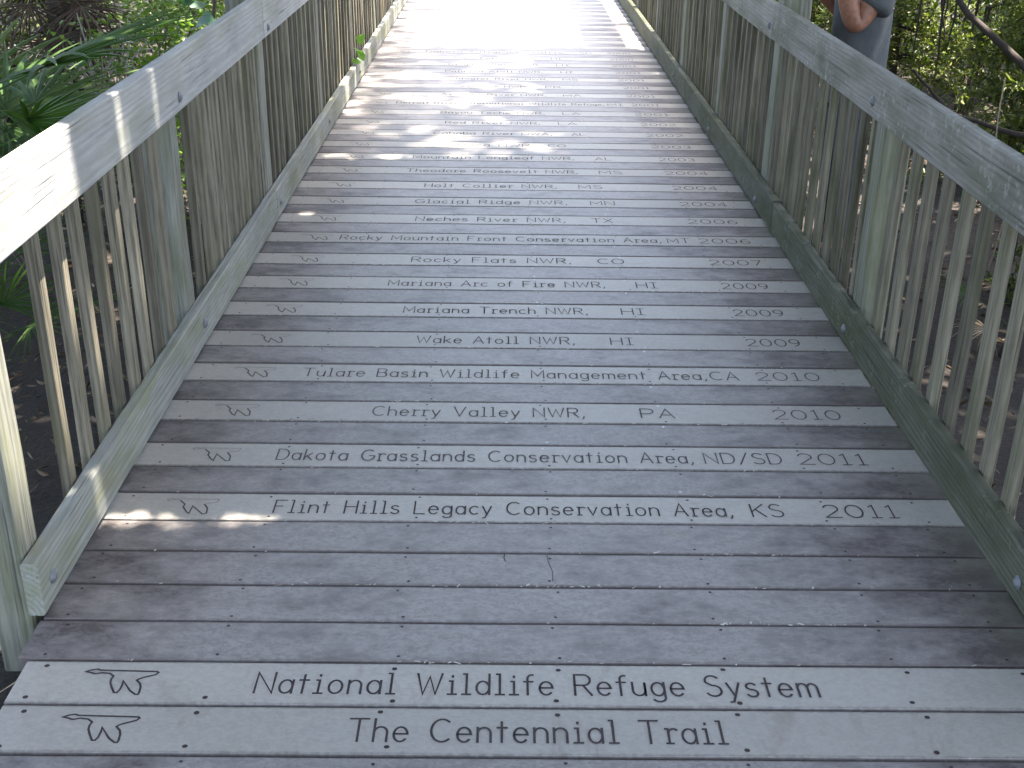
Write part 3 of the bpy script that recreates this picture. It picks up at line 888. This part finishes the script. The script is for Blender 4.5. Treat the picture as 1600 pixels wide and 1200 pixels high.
palmetto((3.0, 4.0, gz(3.0, 4.0)), 5, .5, 'small sparse palmetto on the bare soil outside the near right balusters', 3, 41, 'palmettos beside the boardwalk')
palmetto((2.2, 4.7, gz(2.2, 4.7)), 3, .38, 'stunted half brown palmetto just outside the right balusters', 4, 43, 'palmettos beside the boardwalk')
shrub('twiggy_shrub', (2.9, 5.3, gz(2.9, 5.3)), .6, (.3, .3), 90, .035, .02, L_SHRUB, 'low bare twiggy shrub on the dark soil behind the right balusters', stems=12, stemmat=TWIG, seed=19)
# slim trunk right of the person, leaning dead limbs
root = thing('slender_tree', (2.42, 8.3, gz(2.42, 8.3)), 'slim brown tree trunk standing just right of the person', 'tree')
V, F = tube(wander((0, 0, -.1), (-.05, .1, 5.0), 12, .02, 61), [.036 - .0015 * j for j in range(13)], 9)
mesh_obj('trunk', V, F, BARK, root)
P = blob_points(900, (0, 0, 5.4), (.9, .9, .8), 18)
link('crown', leaves('crown', P, .08, .045, L_OAK), root)
def limb(path, r0, r1, label, mat, seed):
    pts = []
    for a, b in zip(path[:-1], path[1:]): pts += wander(a, b, 5, .012, seed)[:-1]
    pts.append(Vector(path[-1]))
    n = len(pts)
    b0 = Vector(path[0])
    V, F = tube([p - b0 for p in pts], [r0 + (r1 - r0) * i / (n - 1) for i in range(n)], 7)
    o = mesh_obj('dead_branch', V, F, mat, None, b0, True)
    tag(o, label, 'branch', 'dead branches right of the boardwalk')
limb([(3.9, 6.2, gz(3.9, 6.2)), (2.95, 6.6, .42), (2.5, 6.9, .85), (2.2, 7.3, 1.5)], .03, .012, 'grey dead branch leaning up to the left through the cedars', BARKDARK, 1)
limb([(3.6, 6.0, .15), (2.6, 6.05, .28), (2.3, 6.15, .36), (2.12, 6.3, .55)], .018, .007, 'dark curved dead branch sagging just above the right handrail', BARKDARK, 2)
limb([(4.6, 7.4, gz(4.6, 7.4)), (3.5, 7.0, .75), (3.0, 6.9, 1.4)], .026, .012, 'dark dead branch leaning at the right edge of the picture', BARKDARK, 3)
for i, (x, y, h, dx) in enumerate(((2.3, 5.5, .95, -.03), (2.4, 5.6, .8, .12), (2.75, 6.0, .9, .05))):
    V, F = tube(wander((0, 0, -.03), (dx, 0, h), 6, .012, 80 + i), [.004] * 7, 4)
    tag(mesh_obj('dry_stem', V, F, plain('straw_stem', (.33, .26, .17), .8) if i == 0 else bpy.data.materials['straw_stem'], None, (x, y, gz(x, y))),
        ['thin upright straw-coloured stem behind the right handrail', 'straw-coloured stem crossing another in a narrow V', 'dry stem farthest right of the three straw-coloured ones'][i], 'stem')

# two bright vine leaves poking through the left balusters
for i, (y, z, lab) in enumerate(((8.55, .26, 'bright green vine leaf resting on the left kick board'), (9.6, .60, 'bright green vine sprig poking through the left balusters'))):
    root = thing('vine_sprig', (XL - .06, y, gz(XL, y)), lab, 'vine')
    V, F = tube(wander((-.08, 0, -.02), (.02, 0, z - gz(XL, y)), 6, .012, i), [.003] * 7, 4)
    mesh_obj('stem', V, F, TWIG, root)
    zz = z - gz(XL, y)
    P = np.array([(.04, 0, zz), (.06, .01, zz - .03), (.05, -.03, zz - .06), (.06, .03, zz + .03)])
    link('foliage', leaves('foliage', P, .085, .07, L_SPRIG, .3, .1, np.array([(.7, -.6, -.3), (.6, .3, -.7), (.4, -.8, -.5), (.5, .6, .5)])), root)

# leaf litter on the soil
def litter():
    P = []
    r = nrg
    n = 15000
    x = np.concatenate([r.uniform(-6, XL - .1, n // 2), r.uniform(XR + .15, 6, n // 2)])
    y = 1.2 + (r.random(n) ** 1.3) * 12
    z = np.array([gz(a, b) for a, b in zip(x, y)]) + r.uniform(.005, .04, n)
    d = r.normal(size=(n, 3)); d[:, 2] *= .3
    me = leaves('leaf_litter', np.stack([x, y, z], 1), r.uniform(.02, .09, n), r.uniform(.005, .022, n), L_LITTER, 0, .2, d)
    tag(link('leaf_litter', me), 'brown and straw dead leaves covering the soil under the bushes', 'leaf litter', kind='stuff')
litter()
o = link('fallen_leaf', leaves('fallen_leaf', np.array([(0., 0, 0)]), .055, .016, plain('bleached_leaf', (.5, .48, .42), .7), 0, .1, np.array([(.8, -.5, .05)])), None, (-1.125, 2.05, gz(-1.1, 2.05) + .02))
tag(o, 'narrow bleached leaf lying on dark soil at the foot of the left post', 'leaf')
V, F = tube([(0, 0, 0), (.06, .03, .03), (.12, .05, .045), (.16, .06, .04)], [.0015] * 4, 4)
tag(mesh_obj('grass_blade', V, F, bpy.data.materials['straw_stem'], None, (-1.13, 2.12, gz(-1.1, 2.1) + .03)), 'thin dry grass blade arching at the foot of the left post', 'grass')

# ------------------------------------------------------------------ unseen shade trees (crowns above the frame, shaped for the shade)
SH = Vector((SUN.x / SUN.z, SUN.y / SUN.z))
def cover(gx, gy):
    """how closed the canopy is over the ground point whose sun ray it cuts"""
    if hole_dist(gx, gy) <= 0: return 0                      # gaps that light the near end of the left rail
    if -1.225 < gx < -1.1 and 2.83 <= gy < 3.55: return .32
    if -1.42 < gx < -1.1 and 2.93 <= gy < 3.6: return .8
    if gx < -1.42:
        if -3.8 < gx < -2.2 and 6.8 < gy < 9.6: return 1
        return .9 if gy < 6.4 else .34
    if 1.05 < gx <= 1.45 and 6.4 < gy < 9.2: return .85
    if gx > 1.45:
        return .96 if gy < 6.5 else .31
    if gx < -.98:
        return 1 if gy < 7.2 else .36
    if gy > 10.25: return 0
    if gx < .36:
        if gy < 6.4: return 1
        return .6 if gy < 8.2 else .5
    if gx > 1.05 and gy > 6.4: return .55
    return 1
HOLES = [(-1.42, -1.15, 1.95, 2.83), (-1.42, -1.1, 2.1, 2.6), (-1.06, -.56, 2.63, 2.735), (-1.2, -1.14, 2.9, 3.4), (-1.34, -1.27, 3.15, 3.20)]  # canopy gaps shaped to let the sun patches through
def hole_dist(gx, gy):
    return min(math.hypot(max(a - gx, 0, gx - b), max(c - gy, 0, gy - d)) for a, b, c, d in HOLES)
crowns = {'a': [], 'b': [], 'c': []}
def canopy():
    step = .1
    for layer in range(8):
        for gx in np.arange(-9, 7.5, step):
            for gy in np.arange(-3.6, 17, step):
                x0, y0 = gx + rng.uniform(-.05, .05), gy + rng.uniform(-.05, .05)
                # a leaf is kept only where the shade map wants cover
                c = cover(x0, y0)
                if c == 0:
                    if -1.06 < x0 < -.55 and layer < 3 and rng.random() < .42:
                        hh = 13 + rng.uniform(0, 2)  # loose high leaves added to dim the sun patch on the deck
                        crowns['a'].append((x0 + SH.x * hh, y0 + SH.y * hh, hh, .7))
                    continue
                if c < 1 and layer > 2: continue
                soft = c < 1 and -1 < x0 < 1.3 and y0 > 6
                if soft:                                 # high thin foliage: streaky, soft-edged light
                    v = (math.sin(x0 * 2.6 + 1.7 * math.sin(y0 * 6.1) + y0 * 1.3) + math.sin(y0 * 15.0 + 1.4 * math.sin(x0 * 3.1)) + 2) / 4
                    if rng.random() > min(1, max(0, (c + .32 - v) / .5)): continue
                elif c < 1:
                    v = (math.sin(x0 * 7.1 + 2.3 * math.sin(y0 * 3.3)) + math.sin(y0 * 8.7 + 1.9 * math.sin(x0 * 4.1)) + 2) / 4
                    if v > c + .08: continue
                    if layer == 2 and rng.random() > c: continue
                h = 5.2 + (layer % 3) * .8 + rng.uniform(-.4, .9) + (9 if soft else 0)
                p = (x0 + SH.x * h, y0 + SH.y * h, h)
                key = 'c' if gx < -1.4 else ('a' if gy < 4.0 else 'b')
                hd = hole_dist(x0, y0)
                if hd > .3: crowns[key].append((*p, 1.0)); continue
                for _ in range(8):
                    ax, ay = x0 + rng.uniform(-.06, .06), y0 + rng.uniform(-.06, .06)
                    if hole_dist(ax, ay) > .03: crowns[key].append((ax + SH.x * h, ay + SH.y * h, h, .5))
canopy()
OAKS = {'a': ((4.9, .6), 'unseen live oak, crown shaped to shade the near end of the boardwalk, right side'),
        'b': ((4.9, 8.6), 'unseen live oak with a limb added to cast the shadow stripe on the far boardwalk'),
        'c': ((-7.5, 3.0), 'unseen live oak on the left beyond the palmettos, crown shaped for dappled shade')}
for key, ((x, y), lab) in OAKS.items():
    z = gz(x, y)
    root = thing('unseen_shade_oak', (x, y, z), lab, 'tree', 'unseen oaks shaped to shade the boardwalk')
    V, F = tube(wander((0, 0, -.2), (.1, .1, 4.8), 8, .03, ord(key)), [.34, .29, .26, .25, .24, .22, .2, .17, .13], 12)
    P4 = np.array(crowns[key]); P = P4[:, :3]; K = P4[:, 3]
    cx, cy = P[:, 0].mean() - x, P[:, 1].mean() - y
    for i in range(9):
        q = P[rng.randrange(len(P))] - np.array((x, y, z))
        tube(wander((.05, .05, 3.4 + .15 * i), tuple(q), 7, .06, i + ord(key)), [.11 - .012 * j for j in range(8)], 7, V, F)
    if key == 'b':                                       # limb added along the walk to cast the shadow stripe
        zl = 5.0 - z
        xs = .84 + SH.x * 5.0
        pts = [(0, 0, 3.0), (xs - x + .9, .6, 4.9), (xs - x, 1.35, zl)] + [(xs - x + .015 * math.sin(t), 1.35 + t, zl) for t in (1, 2, 3.2, 4.4, 5.6, 7, 8.4)]
        tube(pts, [.22, .2, .185, .185, .18, .18, .175, .17, .165, .16, .15], 12, V, F)
    mesh_obj('trunk', V, F, BARK, root, (0, 0, 0), True)
    n = len(P)
    link('crown', leaves('crown', P - np.array((x, y, z)), nrg.uniform(.8, 1.25, n) * .2 * K, nrg.uniform(.8, 1.2, n) * .15 * K, L_OAK, .1, .08,
                         np.concatenate([nrg.normal(size=(n, 2)), nrg.normal(size=(n, 1)) * .35], 1)), root)
    print('crown', key, n)
exec_person = True

# ------------------------------------------------------------------ the person behind the right railing
def skinned(name, pts, edges, radii, mat, parent, sub=2, root=0):
    me = bpy.data.meshes.new(name)
    me.from_pydata(pts, edges, []); me.update()
    me.materials.append(mat)
    o = link(name, me, parent)
    md = o.modifiers.new('skin', 'SKIN'); md.use_smooth_shade = True
    if not me.skin_vertices: me.skin_vertices.new()
    for i, r in enumerate(radii):
        v = me.skin_vertices[0].data[i]
        v.radius = r if isinstance(r, tuple) else (r, r)
        v.use_root = (i == root)
    if sub:
        s = o.modifiers.new('sub', 'SUBSURF'); s.levels = sub; s.render_levels = sub
    return o
def fabric(name, col):
    m, nt, bs, out = new_mat(name)
    k = NT(nt); raw, vec, rnd = k.coords()
    a = k.noise(vec, 14, 4, .6); b = k.noise(vec, 400, 2)
    c = k.mix(k.fr(a, .3, .7), tuple(x * .8 for x in col), tuple(x * 1.12 for x in col))
    k.l(c, bs.inputs['Base Color']); bs.inputs['Roughness'].default_value = .9
    k.bump(k.math('ADD', k.math('MULTIPLY', a, 3), b), bs, .6, .006)
    return m
SKIN = plain('tanned_skin', (.27, .125, .075), .5, 0, .4)
SHIRT = fabric('grey_blue_shirt', (.088, .094, .097)); TROUS = fabric('slate_trousers', (.05, .058, .07)); HAIR = plain('grey_brown_hair', (.08, .06, .05), .7)
SHOE = plain('dark_shoe', (.04, .035, .03), .6)
PX, PY = 1.74, 6.05
PZ = gz(PX, PY)
man = thing('person', (PX, PY, PZ), 'person in a grey-blue short-sleeved shirt standing outside the right railing with one elbow bent', 'person')
# faces -X; near arm (towards the camera) is at -Y
H = .35 + .77 + .35 - .35 - PZ - .37                       # elbow height above the soil ~ 1.12
pts = [(0, 0, .98), (0, 0, 1.12), (.01, 0, 1.3), (.0, 0, 1.46), (-.02, 0, 1.55), (-.05, 0, 1.66), (-.055, 0, 1.77),       # pelvis..head 0-6
       (.05, -.19, 1.41), (-.095, -.245, 1.185), (-.165, -.24, 1.41), (-.19, -.23, 1.47),                                         # near arm 7-10
       (.0, .19, 1.43), (.03, .25, 1.15), (-.16, .2, 1.3), (-.2, .17, 1.35),                                                    # far arm 11-14
       (.0, -.1, .9), (.0, -.11, .5), (.02, -.11, .09), (-.12, -.12, .04),                                                      # near leg 15-18
       (.0, .1, .9), (-.01, .11, .5), (.02, .11, .09), (-.12, .12, .04)]                                                        # far leg 19-22
edges = [(0, 1), (1, 2), (2, 3), (3, 4), (4, 5), (5, 6), (3, 7), (7, 8), (8, 9), (9, 10), (3, 11), (11, 12), (12, 13), (13, 14),
         (0, 15), (15, 16), (16, 17), (17, 18), (0, 19), (19, 20), (20, 21), (21, 22)]
rad = [(.12, .15), (.11, .14), (.12, .16), (.10, .14), .058, (.085, .075), (.09, .075),
       
       .064, .06, .044, .031, .058, .046, .034, .026, .085, .06, .042, .035, .085, .06, .042, .035]
body = skinned('body', pts, edges, rad, SKIN, man)
# hands: palm, four fingers, thumb
for (w, d, sgn) in ((Vector(pts[10]), Vector((-.62, .1, .78)).normalized(), 1), (Vector(pts[14]), Vector((-.7, -.3, .6)).normalized(), -1)):
    side = Vector((.78, 0, .62)).normalized(); 
    hp, he, hr = [tuple(w), tuple(w + d * .09)], [(0, 1)], [(.03, .016), (.036, .014)]
    for i in range(4):
        o_ = side * (.027 - .018 * i); L = (.068, .078, .072, .056)[i]
        b0 = len(hp)
        hp += [tuple(w + d * .095 + o_), tuple(w + d * (.095 + L * .55) + o_ * 1.1 + Vector((0, .012 * sgn, 0))), tuple(w + d * (.095 + L * .85) + o_ + Vector((0, .035 * sgn, 0)))]
        he += [(1, b0), (b0, b0 + 1), (b0 + 1, b0 + 2)]; hr += [.009, .0085, .007]
    b0 = len(hp)
    hp += [tuple(w + d * .03 + side * .035), tuple(w + d * .07 + side * .058 + Vector((0, .015 * sgn, 0)))]
    he += [(0, b0), (b0, b0 + 1)]; hr += [.012, .009]
    skinned('hand', hp, he, hr, SKIN, body, 1)
def shirt():
    V, F = [], []
    N = 28
    rings = [(.80, .155, .185, .0), (.9, .15, .18, .0), (1.02, .143, .172, .005), (1.15, .138, .17, .008), (1.27, .14, .18, .01), (1.37, .128, .188, .005), (1.44, .1, .165, .0), (1.49, .07, .095, -.01), (1.52, .06, .07, -.015)]
    rr = random.Random(4)
    for i, (z, a, b, cx) in enumerate(rings):
        for k in range(N):
            t = 2 * math.pi * k / N
            f = 1 + .03 * math.sin(3 * t + i * 1.1) * (1 if i < 6 else .2) + .025 * math.sin(7 * t - i * .8) * (1 if i < 5 else 0)
            V.append((cx + a * f * math.cos(t), b * f * math.sin(t), z + (.012 * math.sin(2 * t) if i == 0 else 0)))
    for i in range(len(rings) - 1):
        for k in range(N):
            k2 = (k + 1) % N
            F.append((i * N + k, i * N + k2, (i + 1) * N + k2, (i + 1) * N + k))
    tube([(.02, -.1, 1.42), (.05, -.17, 1.41), (.035, -.205, 1.36), (.01, -.222, 1.31), (-.02, -.236, 1.262)], [.07, .08, .084, .086, .09], 16, V, F)
    tube([(.01, .1, 1.42), (.0, .17, 1.41), (.01, .21, 1.34), (.022, .235, 1.23)], [.07, .08, .08, .082], 16, V, F)
    o = mesh_obj('shirt', V, F, SHIRT, man, (0, 0, 0), True)
    md = o.modifiers.new('sub', 'SUBSURF'); md.levels = 1; md.render_levels = 2
shirt()
skinned('trousers', [(0, 0, .97), (0, -.1, .86), (0, -.11, .5), (.02, -.11, .1), (0, .1, .86), (-.01, .11, .5), (.02, .11, .1)],
        [(0, 1), (1, 2), (2, 3), (0, 4), (4, 5), (5, 6)], [(.125, .155), .1, .08, .07, .1, .08, .07], TROUS, man, 2)
for sy in (-.115, .115):
    skinned('shoe', [(.05, sy, .045), (-.04, sy, .045), (-.17, sy, .035)], [(0, 1), (1, 2)], [.045, .05, .036], SHOE, man, 2)
skinned('hair', [(.0, 0, 1.74), (.01, 0, 1.79), (-.06, 0, 1.825)], [(0, 1), (1, 2)], [(.08, .085), (.085, .085), (.07, .07)], HAIR, man, 2)
